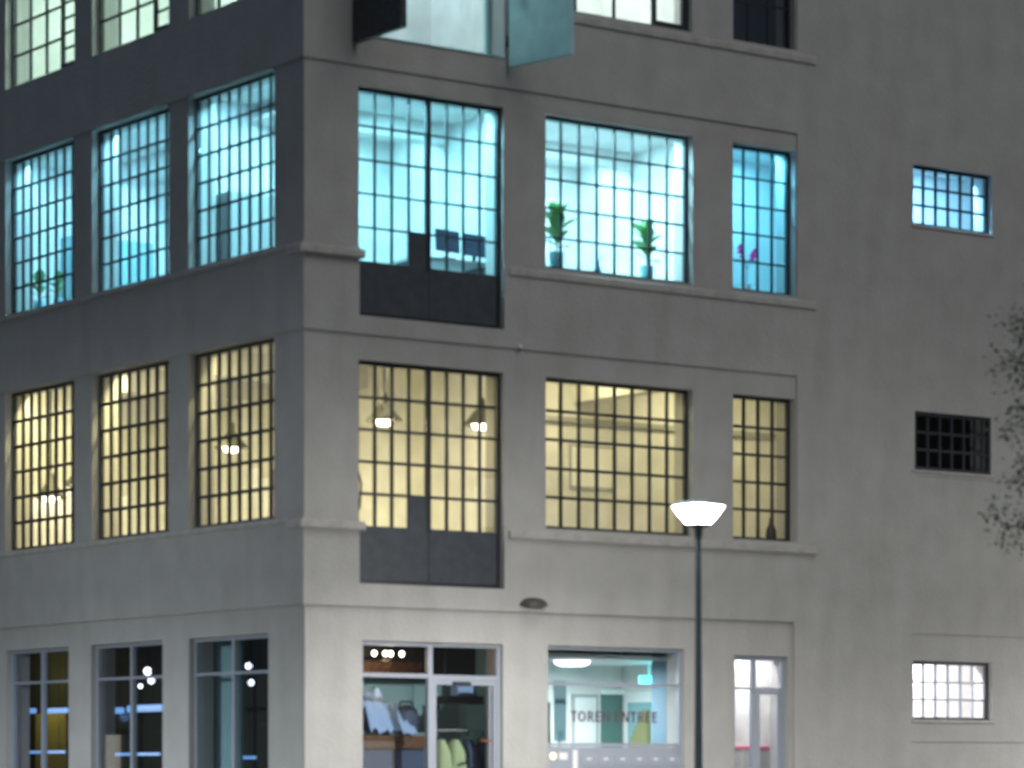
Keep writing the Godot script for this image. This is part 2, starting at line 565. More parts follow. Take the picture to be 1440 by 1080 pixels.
# floors: sills at 5.40, 9.40, 13.40; the recessed fields between the piers start above them and end under the next band
const REC := -0.028
const G_REC := -0.055
func build_walls() -> void:
	building = thing("corner_building", "pale plastered warehouse block on the street corner with gridded steel windows on every floor", "building")
	var end := 9.455
	var f := []                              # street side
	for r in [[5.40, 8.11], [9.40, 12.055], [13.40, 16.1]]:
		f.append([0.0, end, r[0], r[1], REC])
		f.append([0.0, -REC, r[0], r[1], VOID])
	f.append([0.0, end - 0.055, 0.0, 4.10, G_REC])
	f.append([0.0, -G_REC, 0.0, 4.10, VOID])
	for h in [[0.97, 3.59, 4.44, 7.73], [0.97, 3.59, 8.38, 11.76], [0.97, 3.59, 12.5, 15.7], [4.39, 7.29, 5.40, 7.73], [4.39, 7.29, 9.40, 11.76], [4.39, 7.29, 13.40, 15.7],
			[8.12, 9.43, 5.40, 7.73], [8.12, 9.43, 9.40, 11.76], [8.12, 9.43, 13.40, 15.7], [1.05, 3.60, 0.12, 3.60], [4.45, 7.14, 1.05, 3.605], [8.17, 9.30, 0.12, 3.53],
			[12.02, 13.84, 10.84, 11.85], [12.05, 13.82, 6.73, 7.71], [12.02, 13.84, 2.53, 3.52]]:
		f.append([h[0], h[1], h[2], h[3], HOLE])
	f.append([12.0, 24.0, 3.955, 3.975, -0.018])    # scored lines round a former opening by the small windows
	f.append([11.98, 24.0, 2.14, 2.165, -0.02])
	f.append([12.05, 24.0, 6.615, 6.63, -0.012])
	f.append([14.9, 24.0, 10.72, 10.735, -0.012])
	piece("street_facade", wall_mesh(0.0, 24.0, 0.0, 17.2, f, true), M.plaster, building)
	var s := []                              # side
	for r in [[5.40, 8.11], [9.40, 12.055], [13.24, 16.1]]:
		s.append([-16.0, 0.0, r[0], r[1], REC])
		s.append([REC, 0.0, r[0], r[1], VOID])
	s.append([-16.0, 0.0, 0.0, 4.10, G_REC])
	s.append([G_REC, 0.0, 0.0, 4.10, VOID])
	for x in [[-9.60, -7.11], [-6.50, -3.99], [-3.38, -0.86]]:
		s.append([x[0], x[1], 5.40, 8.095, HOLE])
		s.append([x[0], x[1], 9.40, 12.04, HOLE])
		s.append([x[0], x[1], 13.24, 16.0, HOLE])
	for x in [[-9.62, -7.36], [-6.59, -4.24], [-3.42, -1.07]]:
		s.append([x[0], x[1], 0.9, 3.715, HOLE])
	var w := piece("side_facade", wall_mesh(-16.0, 0.0, 0.0, 17.2, s, false), M.plaster, building)
	w.transform = Transform3D(side_turn, Vector3.ZERO)
	block("roof", Vector3(0.4, 16.5, -15.9), Vector3(23.9, 16.7, -0.4), M.concrete, building)
	block("rear_wall", Vector3(0.45, 0, -16.4), Vector3(24.0, 17.2, -16.0), M.plaster, building)
	block("end_wall", Vector3(23.6, 0, -16.0), Vector3(23.995, 17.2, -WALL), M.plaster, building)
	# ledges under the windows
	for y in [5.34, 9.34, 13.34]:
		for x in [[-0.10, 1.03], [3.66, 9.85]]:
			var z0 := -0.32 if x[0] < 0 else -0.02
			var out := 0.09 if x[0] < 0 else 0.07 if y < 6 else 0.03
			piece("sill_ledge", cut_box(Vector3(x[1] - x[0], 0.13, out - z0), 0.016), M.ledge_plaster, building, Vector3((x[0] + x[1]) / 2, y - 0.065, (out + z0) / 2))
		if y < 13:
			piece("sill_ledge", cut_box(Vector3(0.055, 0.07, 15.0), 0.012), M.ledge_plaster, building, Vector3(-0.008, y, -7.87))
	for y in [11.85, 7.71, 3.52]:              # flush sills of the three small windows
		piece("sill_ledge", cut_box(Vector3(1.9, 0.05, 0.1), 0.01), M.ledge_plaster, building, Vector3(12.93, [10.815, 6.705, 2.505][[11.85, 7.71, 3.52].find(y)], -0.03))

func build_windows() -> void:
	bay_window(4.44, 7.73, 5.24, 0.042)
	bay_window(8.38, 11.76, 9.15, 0.028)
	steel_window(0, 4.39, 7.29, 5.40, 7.73, -0.19, 8, 5, 0.042)
	steel_window(0, 4.39, 7.29, 9.40, 11.76, -0.19, 8, 5, 0.028)
	steel_window(0, 8.12, 9.43, 5.40, 7.73, -0.19, 4, 5, 0.042)
	steel_window(0, 8.12, 9.43, 9.40, 11.76, -0.2, 4, 5, 0.028)
	steel_window(0, 12.02, 13.84, 10.84, 11.85, -0.13, 6, 3, 0.038)
	steel_window(0, 12.05, 13.82, 6.73, 7.71, -0.05, 6, 3, 0.042)
	steel_window(0, 12.02, 13.84, 2.53, 3.52, -0.13, 6, 3, 0.036, false, "aluminium")
	for x in [[-3.38, -0.86], [-6.50, -3.99], [-9.60, -7.11]]:
		steel_window(1, x[0], x[1], 5.40, 8.095, -0.19, 8, 6, 0.05, true)
		steel_window(1, x[0], x[1], 9.40, 12.04, -0.19, 8, 6, 0.032, true)
		# top floor: wide panes, the last column an opening light with half panes
		var w := window_node(1)
		var z := -0.19
		var y0 := 13.24
		var k: float = x[1] - 0.66
		piece("frame", frame_mesh(x[0] + 0.003, x[1] - 0.003, y0 + 0.003, 15.997, z, 0.05, 0.07), M.steel, w)
		grid(w, spread(x[0] + 0.053, k - 0.03, 3), spread(y0 + 0.053, 15.94, 5), z, 0.035, M.steel, 1)
		piece("casement_frame", frame_mesh(k, x[1] - 0.055, y0 + 0.056, 15.942, z + 0.035, 0.06, 0.06), M.steel, w)
		grid(w, [k + 0.06, x[1] - 0.115], spread(y0 + 0.116, 15.88, 10), z + 0.03, 0.03, M.steel, 1)
	# top floor, street side
	var t := window_node(0)
	piece("frame", frame_mesh(4.393, 7.287, 13.403, 15.697, -0.19, 0.05, 0.07), M.steel, t)
	grid(t, [4.443, 5.07, 5.83, 6.57], [13.453, 14.6, 15.65], -0.19, 0.036, M.steel, 0)
	piece("casement_frame", frame_mesh(6.57, 7.232, 13.456, 15.642, -0.165, 0.07, 0.06), M.steel, t)
	grid(t, [6.64, 7.162], [13.526, 14.0, 14.52, 15.04, 15.57], -0.17, 0.03, M.steel, 0)
	var d := window_node(0)
	piece("frame", frame_mesh(8.123, 9.427, 13.403, 15.697, -0.19, 0.05, 0.07), M.steel, d)
	grid(d, [8.173, 8.56, 8.99, 9.377], [13.453, 14.1, 14.75, 15.65], -0.19, 0.036, M.steel, 0)
	# the open goods hatch: two swung leaves and a glazed door set back behind them
	var h := Node3D.new()
	put(h, "goods_hatch", building)
	piece("frame", frame_mesh(0.975, 3.585, 12.505, 15.695, -0.42, 0.06, 0.08), M.hatch_inside, h)
	block("hatch_sill", Vector3(0.975, 12.5, -0.37), Vector3(3.585, 12.52, 0.02), M.hatch_inside, h)
	block("pane", Vector3(1.04, 12.57, -0.425), Vector3(3.52, 15.63, -0.417), M.glass, h)
	var l := piece("hatch_leaf", cut_box(Vector3(1.27, 3.35, 0.11), 0.01), M.hatch_paint, h)
	l.transform = Transform3D(Basis(Vector3.UP, -PI / 2 * 1.0), Vector3(0.885, 14.03, 0.66))
	var r := piece("hatch_leaf", cut_box(Vector3(1.27, 3.35, 0.09), 0.01), M.hatch_inside, h)
	r.transform = Transform3D(Basis(Vector3.UP, -PI / 2 + 0.19), Vector3(3.66 + 0.635 * sin(0.19), 14.03, 0.06 + 0.635 * cos(0.19)))
	piece("handle", box(Vector3(0.05, 0.35, 0.09)), M.black, h, Vector3(3.60, 13.55, 0.28), Vector3(0, 0.19, 0))
	for y in [12.75, 14.0, 15.3]:
		for x in [0.955, 3.62]:
			piece("hinge", lathe([[0.0, -0.09], [0.022, -0.09], [0.022, 0.09], [0.0, 0.09]], 10), M.black, h, Vector3(x, y, 0.03))
	var rest := MeshInstance3D.new()
	rest.mesh = loose_panes.commit()
	rest.material_override = M.glass
	put(rest, "side_window_panes", building)
	rest.set_meta("kind", "stuff")

func build_rooms() -> void:
	# floor slabs through the whole block
	for y in [[4.2, 4.7], [8.40, 8.75], [12.15, 12.45]]:
		inner("floor_slab", Vector3(0.46, y[0], -15.99), Vector3(23.59, y[1], -0.46), "inner_wall")
	inner("floor_slab", Vector3(0.46, -0.4, -15.99), Vector3(23.59, 0.1, -0.46), "concrete")
	# second floor: two cool rooms on the street, one along the side street, a small one by the last window
	var y0 := 8.75
	var y1 := 12.15
	inner("dropped_ceiling", Vector3(1.3, 11.86, -3.7), Vector3(3.95, 11.92, -0.5), "inner_wall")
	inner("dropped_ceiling", Vector3(4.05, 11.86, -3.7), Vector3(7.75, 11.92, -0.5), "inner_wall")
	inner("dropped_ceiling", Vector3(7.87, 11.86, -1.6), Vector3(11.3, 11.92, -0.5), "inner_wall")
	inner("inner_wall", Vector3(3.95, y0, -3.70), Vector3(4.05, y1, -0.5), "inner_wall")
	inner("inner_wall", Vector3(0.5, y0, -3.82), Vector3(7.75, y1, -3.70), "inner_wall")
	inner("inner_wall", Vector3(7.75, y0, -3.82), Vector3(7.87, y1, -0.5), "inner_wall")
	inner("inner_wall", Vector3(5.0, y0, -15.9), Vector3(5.12, y1, -3.82), "inner_wall")
	inner("inner_wall", Vector3(0.5, y0, -10.4), Vector3(5.0, y1, -10.28), "inner_wall")
	inner("inner_wall", Vector3(7.87, y0, -1.72), Vector3(11.3, y1, -1.6), "inner_wall")
	inner("inner_wall", Vector3(11.3, y0, -3.0), Vector3(11.42, y1, -0.5), "inner_wall")
	inner("inner_wall", Vector3(11.42, y0, -1.9), Vector3(15.5, y1, -1.8), "inner_wall")
	inner("inner_wall", Vector3(15.5, y0, -3.12), Vector3(15.62, y1, -0.5), "inner_wall")
	inner("ceiling_beam", Vector3(1.3, 11.55, -2.3), Vector3(3.95, 11.87, -1.95), "inner_wall")
	inner("ceiling_beam", Vector3(4.05, 11.6, -2.4), Vector3(7.75, 11.87, -2.1), "inner_wall")
	var cool := Color(0.27, 0.75, 1.0)
	ceiling_light(Vector3(2.3, 11.86, -0.66), Vector2(1.9, 0.18), Color(0.26, 0.75, 0.92), 26.0, "cool_light", "flat ceiling light in the cool white room behind the tall upper bay window")
	ceiling_light(Vector3(0.60, 12.15, -2.1), Vector2(0.13, 1.8), cool, 18.0, "cool_light", "ceiling light over the cyan side window nearest the street corner")
	ceiling_light(Vector3(2.4, 11.86, -2.72), Vector2(2.4, 0.16), Color(0.26, 0.75, 0.92), 9.0, "cool_light", "ceiling light behind the beam of the room with the tall upper bay window")
	ceiling_light(Vector3(5.9, 11.86, -2.78), Vector2(3.0, 0.16), Color(0.35, 0.80, 0.98), 13.0, "cool_light", "ceiling light behind the beam of the brightest cyan room")
	inner("ceiling_beam", Vector3(2.0, 11.88, -10.28), Vector3(2.25, 12.16, -3.82), "inner_wall")
	ceiling_light(Vector3(2.42, 12.15, -7.0), Vector2(0.16, 5.6), cool, 34.0, "cool_light", "long ceiling light behind the beam of the cyan side room")
	ceiling_light(Vector3(5.7, 11.86, -0.66), Vector2(2.3, 0.18), Color(0.38, 0.81, 0.98), 38.0, "cool_light", "flat ceiling light above the potted plants in the brightest cyan room")
	ceiling_light(Vector3(0.60, 12.15, -5.4), Vector2(0.13, 2.4), cool, 17.0, "cool_light", "ceiling light in the cyan side room nearer the street corner")
	ceiling_light(Vector3(0.60, 12.15, -8.6), Vector2(0.13, 2.4), cool, 17.0, "cool_light", "ceiling light in the cyan side room farther from the street corner")
	ceiling_light(Vector3(9.0, 11.86, -0.66), Vector2(1.3, 0.18), Color(0.13, 0.62, 0.95), 14.0, "cool_light", "ceiling light in the narrow blue room with pink flowers")
	ceiling_light(Vector3(13.2, 12.15, -0.66), Vector2(0.8, 0.18), Color(0.22, 0.6, 1.0), 30.0, "cool_light", "ceiling light behind the small cyan window of the blank wall")
	# first floor: a deep yellow room at the corner, a shallow one along the street, a dark one behind the small window
	y0 = 4.7
	y1 = 8.40
	inner("inner_wall", Vector3(4.2, y0, -10.4), Vector3(4.32, y1, -0.5), "inner_wall")
	inner("inner_wall", Vector3(0.5, y0, -10.52), Vector3(4.32, y1, -10.4), "inner_wall")
	inner("inner_wall", Vector3(4.32, y0, -2.8), Vector3(11.4, y1, -2.68), "inner_wall")
	inner("inner_wall", Vector3(11.4, y0, -2.8), Vector3(11.52, y1, -0.5), "inner_wall")
	inner("inner_wall", Vector3(11.52, y0, -3.0), Vector3(15.5, y1, -2.9), "dusk_wall")
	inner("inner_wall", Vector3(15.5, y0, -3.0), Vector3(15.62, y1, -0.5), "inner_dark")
	for z in [-2.2, -4.9, -7.6]:
		inner("ceiling_beam", Vector3(1.2, 8.0, z - 0.16), Vector3(4.2, y1 + 0.01, z + 0.16), "inner_wall")
	inner("ceiling_beam", Vector3(6.9, 7.75, -2.68), Vector3(7.2, y1 + 0.01, -0.5), "inner_wall")
	inner("conduit", Vector3(4.32, 7.42, -2.68), Vector3(11.4, 7.50, -2.60), "inner_grey")
	var warm := Color(1.0, 0.885, 0.43)
	ceiling_light(Vector3(5.6, 8.40, -1.5), Vector2(1.4, 0.3), warm, 6.5, "warm_light", "ceiling light in the yellow room behind the wide first-floor window")
	ceiling_light(Vector3(9.3, 8.40, -1.5), Vector2(1.2, 0.3), warm, 5.5, "warm_light", "ceiling light in the yellow room behind the narrow first-floor window")
	ceiling_light(Vector3(0.7, 8.40, -5.2), Vector2(0.2, 2.0), warm, 17.0, "warm_light", "ceiling light over the yellow side street windows, nearer the corner")
	ceiling_light(Vector3(0.7, 8.40, -8.6), Vector2(0.2, 2.0), warm, 17.0, "warm_light", "ceiling light over the yellow side street windows, farther from the corner")
	ceiling_light(Vector3(2.4, 8.40, -0.66), Vector2(2.6, 0.18), warm, 1.6, "warm_light", "ceiling light over the tall yellow bay window")
	ceiling_light(Vector3(0.66, 8.40, -2.0), Vector2(0.18, 1.8), warm, 10.0, "warm_light", "ceiling light over the yellow side window nearest the street corner")
	# top floor: pale rooms
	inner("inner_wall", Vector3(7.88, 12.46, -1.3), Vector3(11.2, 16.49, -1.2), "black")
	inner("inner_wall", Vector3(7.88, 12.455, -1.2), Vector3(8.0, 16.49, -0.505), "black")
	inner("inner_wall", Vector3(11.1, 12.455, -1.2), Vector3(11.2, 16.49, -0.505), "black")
	inner("inner_wall", Vector3(11.54, 4.705, -2.88), Vector3(15.48, 4.72, -0.505), "black")
	y0 = 12.45
	y1 = 16.5
	inner("inner_wall", Vector3(3.95, y0, -10.4), Vector3(4.05, y1, -0.5), "inner_wall")
	inner("inner_wall", Vector3(0.5, y0, -2.6), Vector3(3.95, y1, -2.5), "inner_wall")
	inner("inner_wall", Vector3(0.5, y0, -10.5), Vector3(7.75, y1, -10.4), "inner_wall")
	inner("inner_wall", Vector3(7.75, y0, -10.5), Vector3(7.87, y1, -0.5), "inner_wall")
	inner("inner_wall", Vector3(4.05, y0, -3.1), Vector3(7.75, y1, -3.0), "inner_wall")
	var pale := Color(0.62, 0.92, 0.76)
	ceiling_light(Vector3(2.3, 16.5, -1.5), Vector2(1.4, 0.5), Color(0.62, 0.9, 0.98), 16.0, "white_light", "ceiling light in the white room behind the open goods hatch")
	ceiling_light(Vector3(6.0, 16.5, -1.6), Vector2(1.4, 0.5), Color(0.8, 0.95, 0.92), 20.0, "white_light", "ceiling light in the white top-floor room right of the hatch")
	ceiling_light(Vector3(2.2, 16.5, -5.0), Vector2(0.5, 1.4), pale, 22.0, "white_light", "ceiling light in the pale green top-floor room, nearer the corner")
	ceiling_light(Vector3(2.2, 16.5, -8.0), Vector2(0.5, 1.4), pale, 22.0, "white_light", "ceiling light in the pale green top-floor room, farther from the corner")

func build_ground_floor() -> void:
	# walls
	var y0 := 0.1
	var y1 := 4.2
	inner("inner_wall", Vector3(4.12, y0, -4.6), Vector3(4.24, y1, -0.5), "teal_wall")
	inner("inner_wall", Vector3(0.95, y0, -2.1), Vector3(4.12, y1, -2.0), "teal_wall")
	inner("inner_wall", Vector3(0.85, y0, -2.1), Vector3(0.95, y1, -0.5), "teal_wall")
	inner("inner_wall", Vector3(4.24, y0, -3.9), Vector3(8.92, y1, -3.8), "inner_wall")
	inner("inner_wall", Vector3(8.80, y0, -3.8), Vector3(8.92, y1, -1.5), "inner_wall")
	inner("inner_wall", Vector3(7.62, y0, -1.5), Vector3(7.74, y1, -0.5), "slate_wall")
	inner("inner_wall", Vector3(7.74, y0, -1.5), Vector3(11.3, y1, -1.4), "inner_wall")
	inner("inner_wall", Vector3(11.3, y0, -2.0), Vector3(11.42, y1, -0.5), "inner_wall")
	inner("inner_wall", Vector3(11.42, y0, -2.1), Vector3(15.5, y1, -2.0), "inner_wall")
	inner("inner_wall", Vector3(15.5, y0, -2.1), Vector3(15.62, y1, -0.5), "inner_wall")
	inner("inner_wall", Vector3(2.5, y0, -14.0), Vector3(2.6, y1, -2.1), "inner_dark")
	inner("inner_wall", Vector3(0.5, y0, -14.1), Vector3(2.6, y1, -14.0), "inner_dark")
	# shop front under the tall bays
	var w := Node3D.new()
	put(w, "shop_front", building)
	var z := -0.17
	piece("frame", frame_mesh(1.053, 3.597, 0.123, 3.597, z, 0.055, 0.09), M.aluminium, w)
	block("mullion", Vector3(2.28, 0.178, z - 0.04), Vector3(2.36, 3.542, z + 0.04), M.aluminium, w)
	block("transom", Vector3(1.108, 3.07, z - 0.035), Vector3(2.28, 3.13, z + 0.035), M.aluminium, w)
	block("transom", Vector3(2.36, 3.04, z - 0.035), Vector3(3.542, 3.12, z + 0.035), M.aluminium, w)
	for r in [[1.108, 2.28, 3.13, 3.542], [2.36, 3.542, 3.12, 3.542], [1.108, 2.28, 0.178, 3.07]]:
		pane(w, r[0], r[1], r[2], r[3], z, 0, false)
	var door := Node3D.new()
	put(door, "door", building)
	piece("door_frame", frame_mesh(2.366, 3.536, 0.18, 3.034, z + 0.01, 0.06, 0.05), M.aluminium, door)
	pane(door, 2.426, 3.40, 0.24, 2.974, z, 0, false)
	block("side_post", Vector3(3.41, 0.24, z - 0.02), Vector3(3.44, 2.974, z + 0.03), M.aluminium, door)
	block("handle", Vector3(3.22, 2.12, z + 0.05), Vector3(3.40, 2.15, z + 0.09), mat("copper", Color(0.3, 0.1, 0.04), 0.4, 0.4), door)
	block("door_closer", Vector3(2.72, 2.96, z + 0.036), Vector3(3.02, 3.02, z + 0.1), M.black, door)
	# lobby window with the letter panel under it
	var lw := window_node(0)
	piece("frame", frame_mesh(4.453, 7.137, 1.053, 3.602, z, 0.05, 0.09), M.aluminium, lw)
	block("transom", Vector3(4.503, 3.0, z - 0.035), Vector3(7.087, 3.05, z + 0.035), M.aluminium, lw)
	block("transom", Vector3(4.503, 2.06, z - 0.035), Vector3(7.087, 2.11, z + 0.035), M.aluminium, lw)
	pane(lw, 4.505, 7.085, 3.05, 3.55, z, 0, false)
	pane(lw, 4.505, 7.085, 2.11, 3.0, z, 0, false)
	var tm := TextMesh.new()
	var font := SystemFont.new()
	font.font_names = PackedStringArray(["Droid Sans"])
	font.font_weight = 700
	tm.font = font
	tm.text = "TOREN ENTREE"
	tm.font_size = 32
	tm.pixel_size = 0.0073
	tm.depth = 0.004
	var box_ := tm.get_aabb()
	var lt := piece("lettering", tm, M.lettering, lw, Vector3(5.82, 2.52, z + 0.008))
	lt.scale = Vector3(1.70 / maxf(box_.size.x, 0.01), 0.165 / maxf(box_.size.y, 0.01), 1)
	var ip := thing("intercom_panel", "grey letter and bell panel with rows of name plates under the lobby window", "intercom panel", Vector3(5.795, 1.105, z))
	piece("plate", cut_box(Vector3(2.58, 0.94, 0.06), 0.008), M.aluminium, ip, Vector3(0, 0.475, 0))
	piece("lit_button", lathe([[0.0, -0.012], [0.055, -0.012], [0.055, 0.0], [0.045, 0.012], [0.0, 0.012]], 18), M.yellow_light, ip, Vector3(-1.19, 0.8, 0.045), Vector3(PI / 2, 0, 0))
	piece("notice", box(Vector3(0.16, 0.11, 0.006)), M.white_paint, ip, Vector3(-0.99, 0.80, 0.034))
	piece("notice", box(Vector3(0.09, 0.44, 0.006)), M.white_paint, ip, Vector3(-0.76, 0.68, 0.034))
	for j in 4:
		for i in 6:
			piece("letter_flap", cut_box(Vector3(0.30, 0.17, 0.02), 0.004), M.aluminium, ip, Vector3(-0.5 + i * 0.33, 0.74 - j * 0.20, 0.036))
			piece("name_plate", box(Vector3(0.09, 0.03, 0.004)), M.white_paint, ip, Vector3(-0.5 + i * 0.33, 0.76 - j * 0.20, 0.049))
	# narrow glazed door of the white stair
	var nd := Node3D.new()
	put(nd, "door", building)
	piece("frame", frame_mesh(8.173, 9.297, 0.123, 3.527, z, 0.07, 0.09), M.aluminium, nd)
	block("mullion", Vector3(8.62, 0.193, z - 0.04), Vector3(8.69, 3.457, z + 0.04), M.aluminium, nd)
	block("transom", Vector3(8.243, 2.99, z - 0.035), Vector3(8.62, 3.03, z + 0.035), M.aluminium, nd)
	block("transom", Vector3(8.69, 2.99, z - 0.035), Vector3(9.227, 3.03, z + 0.035), M.aluminium, nd)
	piece("door_frame", frame_mesh(8.695, 9.222, 0.2, 2.985, z + 0.012, 0.075, 0.05), M.aluminium, nd)
	for r in [[8.243, 8.62, 3.03, 3.457], [8.69, 9.227, 3.03, 3.457], [8.243, 8.62, 0.2, 2.99], [8.77, 9.147, 0.275, 2.91]]:
		pane(nd, r[0], r[1], r[2], r[3], z, 0, false)
	# side street windows: two columns with lights over them
	for x in [[-3.42, -1.07], [-6.59, -4.24], [-9.62, -7.36]]:
		var sw := window_node(1)
		var m: float = (x[0] + x[1]) / 2
		piece("frame", frame_mesh(x[0] + 0.003, x[1] - 0.003, 0.903, 3.712, z - 0.02, 0.05, 0.08), M.aluminium, sw)
		block("mullion", Vector3(m - 0.035, 0.953, z - 0.06), Vector3(m + 0.035, 3.662, z + 0.02), M.aluminium, sw)
		block("transom", Vector3(x[0] + 0.053, 3.14, z - 0.05), Vector3(m - 0.035, 3.18, z + 0.01), M.aluminium, sw)
		block("transom", Vector3(m + 0.035, 3.14, z - 0.05), Vector3(x[1] - 0.053, 3.18, z + 0.01), M.aluminium, sw)
		for r in [[x[0] + 0.053, m - 0.035], [m + 0.035, x[1] - 0.053]]:
			pane(sw, r[0], r[1], 3.18, 3.662, z - 0.02, 1, false)
			pane(sw, r[0], r[1], 0.953, 3.14, z - 0.02, 1, false)
	# what the lobby shows
	inner("lobby_door", Vector3(8.33, 0.1, -3.795), Vector3(8.76, 2.98, -3.75), "green_door")
	inner("door_case", Vector3(7.70, 0.1, -3.795), Vector3(8.25, 2.98, -3.76), "inner_grey")
	inner("lobby_door", Vector3(7.76, 0.1, -3.76), Vector3(8.19, 2.92, -3.74), "inner_wall")
	inner("door_lintel", Vector3(8.28, 2.98, -3.8), Vector3(8.79, 3.06, -3.7), "white_paint")
	inner("door_case", Vector3(8.76, 0.1, -3.70), Vector3(8.80, 3.02, -2.85), "white_paint")
	inner("glazed_door", Vector3(8.74, 0.1, -3.58), Vector3(8.765, 2.84, -2.95), "teal_wall")
	inner("soffit", Vector3(4.24, 3.47, -3.8), Vector3(8.80, 3.53, -1.5), "inner_wall")
	inner("soffit", Vector3(4.24, 3.47, -1.5), Vector3(7.62, 3.53, -1.1), "inner_wall")
	var st := start()
	for i in 7:                              # a stair rising to the right beyond the glazed door
		add_box(st, Vector3(8.66, 2.08 + i * 0.09, -3.45 + i * 0.06), Vector3(8.735, 2.17 + i * 0.09, -2.95))
	piece("stair", st.commit(), M.olive, building)
	var cl := thing("ceiling_light", "round glowing ceiling light in the lobby behind the lettered window", "ceiling light", Vector3(6.45, 3.47, -2.1))
	piece("diffuser", lathe([[0.0, -0.1], [0.2, -0.09], [0.28, -0.05], [0.3, 0.0], [0.0, 0.0]], 28), M.white_light, cl)
	area_light("lobby_glow", Vector3(6.45, 3.35, -2.1), Vector2(0.5, 0.5), Color(0.82, 0.95, 0.98), 24.0)
	var ex := thing("exit_sign", "small glowing cyan exit sign high in the lobby", "sign", Vector3(8.35, 3.19, -2.5))
	piece("sign_face", cut_box(Vector3(0.42, 0.15, 0.05), 0.01), M.exit_light, ex)
	piece("bracket", tube_mesh([Vector3(0, 0.07, 0), Vector3(0, 0.28, 0)], [0.012, 0.012], 6), M.white_paint, ex)
	omni("exit_glow", Vector3(8.25, 3.17, -2.2), Color(0.0, 0.75, 0.9), 0.3, 0.1)
	var bn := thing("banner_stand", "upright blue banner on a thin stand at the left of the lobby window", "banner", Vector3(5.31, 0.1, -0.9))
	piece("banner", cut_box(Vector3(0.24, 0.95, 0.02), 0.004), M.teal_wall, bn, Vector3(0, 2.52, 0))
	piece("post", tube_mesh([Vector3(0, 0.02, -0.02), Vector3(0, 2.6, -0.02)], [0.018, 0.018], 8), M.aluminium, bn)
	piece("foot", lathe([[0.0, 0.0], [0.2, 0.0], [0.2, 0.02], [0.0, 0.03]], 18), M.aluminium, bn)
	inner("dark_post", Vector3(4.26, 0.1, -0.72), Vector3(4.95, 2.75, -0.66), "green_door")
	# the white stair door and the white small window
	ceiling_light(Vector3(9.0, 4.2, -0.95), Vector2(0.8, 0.3), Color(0.96, 0.95, 1.0), 11.0, "white_light", "ceiling light in the white stair behind the narrow street door")
	inner("dado", Vector3(7.74, 0.1, -1.395), Vector3(11.3, 2.05, -1.36), "inner_grey")
	inner("red_rail", Vector3(7.74, 2.05, -1.395), Vector3(11.3, 2.08, -1.35), "petal")
	ceiling_light(Vector3(13.2, 4.2, -1.2), Vector2(1.0, 0.4), Color(0.97, 0.94, 1.0), 27.0, "white_light", "ceiling light behind the small white lit ground-floor window")
	# shop
	ceiling_light(Vector3(2.9, 4.2, -2.2), Vector2(0.4, 0.4), Color(0.5, 0.85, 1.0), 2.2, "cool_light", "small cool ceiling light at the back of the shop")
	var rail := thing("spotlight_rail", "dark rail with small warm spotlights high behind the shop window", "spotlight rail", Vector3(2.05, 3.36, -0.95))
	block("rail", Vector3(-0.5, 0, -0.03), Vector3(0.55, 0.05, 0.03), M.black, rail)
	for x in [-0.2, 0.0, 0.1, 0.3]:
		piece("spot_bulb", lathe([[0.0, 0.0], [0.025, 0.01], [0.04, 0.05], [0.025, 0.08], [0.0, 0.09]], 12), M.warm_light, rail, Vector3(x, 0.05, 0.0))
	for x in [-0.45, 0.5]:
		piece("hanger", tube_mesh([Vector3(x, 0.05, 0), Vector3(x, 0.84, 0)], [0.01, 0.01], 6), M.black, rail)
	omni("spotlight_glow", Vector3(2.1, 3.3, -0.98), Color(1.0, 0.7, 0.42), 0.35, 0.1)
	inner("bulkhead", Vector3(0.95, 3.16, -1.62), Vector3(4.12, 4.2, -1.55), "black")
	inner("canopy_board", Vector3(1.5, 3.16, -1.55), Vector3(3.1, 3.36, -1.5), "wood")
	var counter := thing("counter", "tall dark counter with a brown wooden top behind the shop window", "counter", Vector3(2.1, 0.1, -1.3))
	block("front", Vector3(-0.6, 0, -0.28), Vector3(0.72, 1.92, 0.28), M.navy, counter)
	block("top", Vector3(-0.64, 1.92, -0.33), Vector3(0.78, 2.12, 0.33), M.wood, counter)
	var cloth := tag(piece("draped_cloth", drape(), M.blue_cloth, self, Vector3(2.2, 2.225, -1.25)), "crumpled pale blue cloth draped over the shop counter", "cloth") as Node3D
	cloth.rotation.y = 0.15
	var bag := thing("duffel_bag", "dark bag standing on the counter beside the blue cloth", "bag", Vector3(2.66, 2.22, -1.3))
	piece("body", lathe([[0.0, 0.0], [0.18, 0.02], [0.21, 0.2], [0.17, 0.4], [0.05, 0.47], [0.0, 0.47]], 16), M.navy, bag)
	piece("strap", tube_mesh([Vector3(-0.15, 0.38, 0), Vector3(-0.1, 0.52, 0), Vector3(0.1, 0.52, 0), Vector3(0.15, 0.38, 0)], [0.015, 0.015, 0.015, 0.015], 6), M.black, bag)
	var rack := thing("clothes_rack", "metal clothes rack with hanging garments behind the glass shop door", "clothes rack", Vector3(3.45, 0.1, -1.0))
	piece("rail", tube_mesh([Vector3(-0.52, 2.2, 0), Vector3(0.6, 2.2, 0)], [0.016, 0.016], 8), M.aluminium, rack)
	for x in [-0.5, 0.58]:
		piece("post", tube_mesh([Vector3(x, 0, 0), Vector3(x, 2.2, 0)], [0.016, 0.016], 8), M.aluminium, rack)
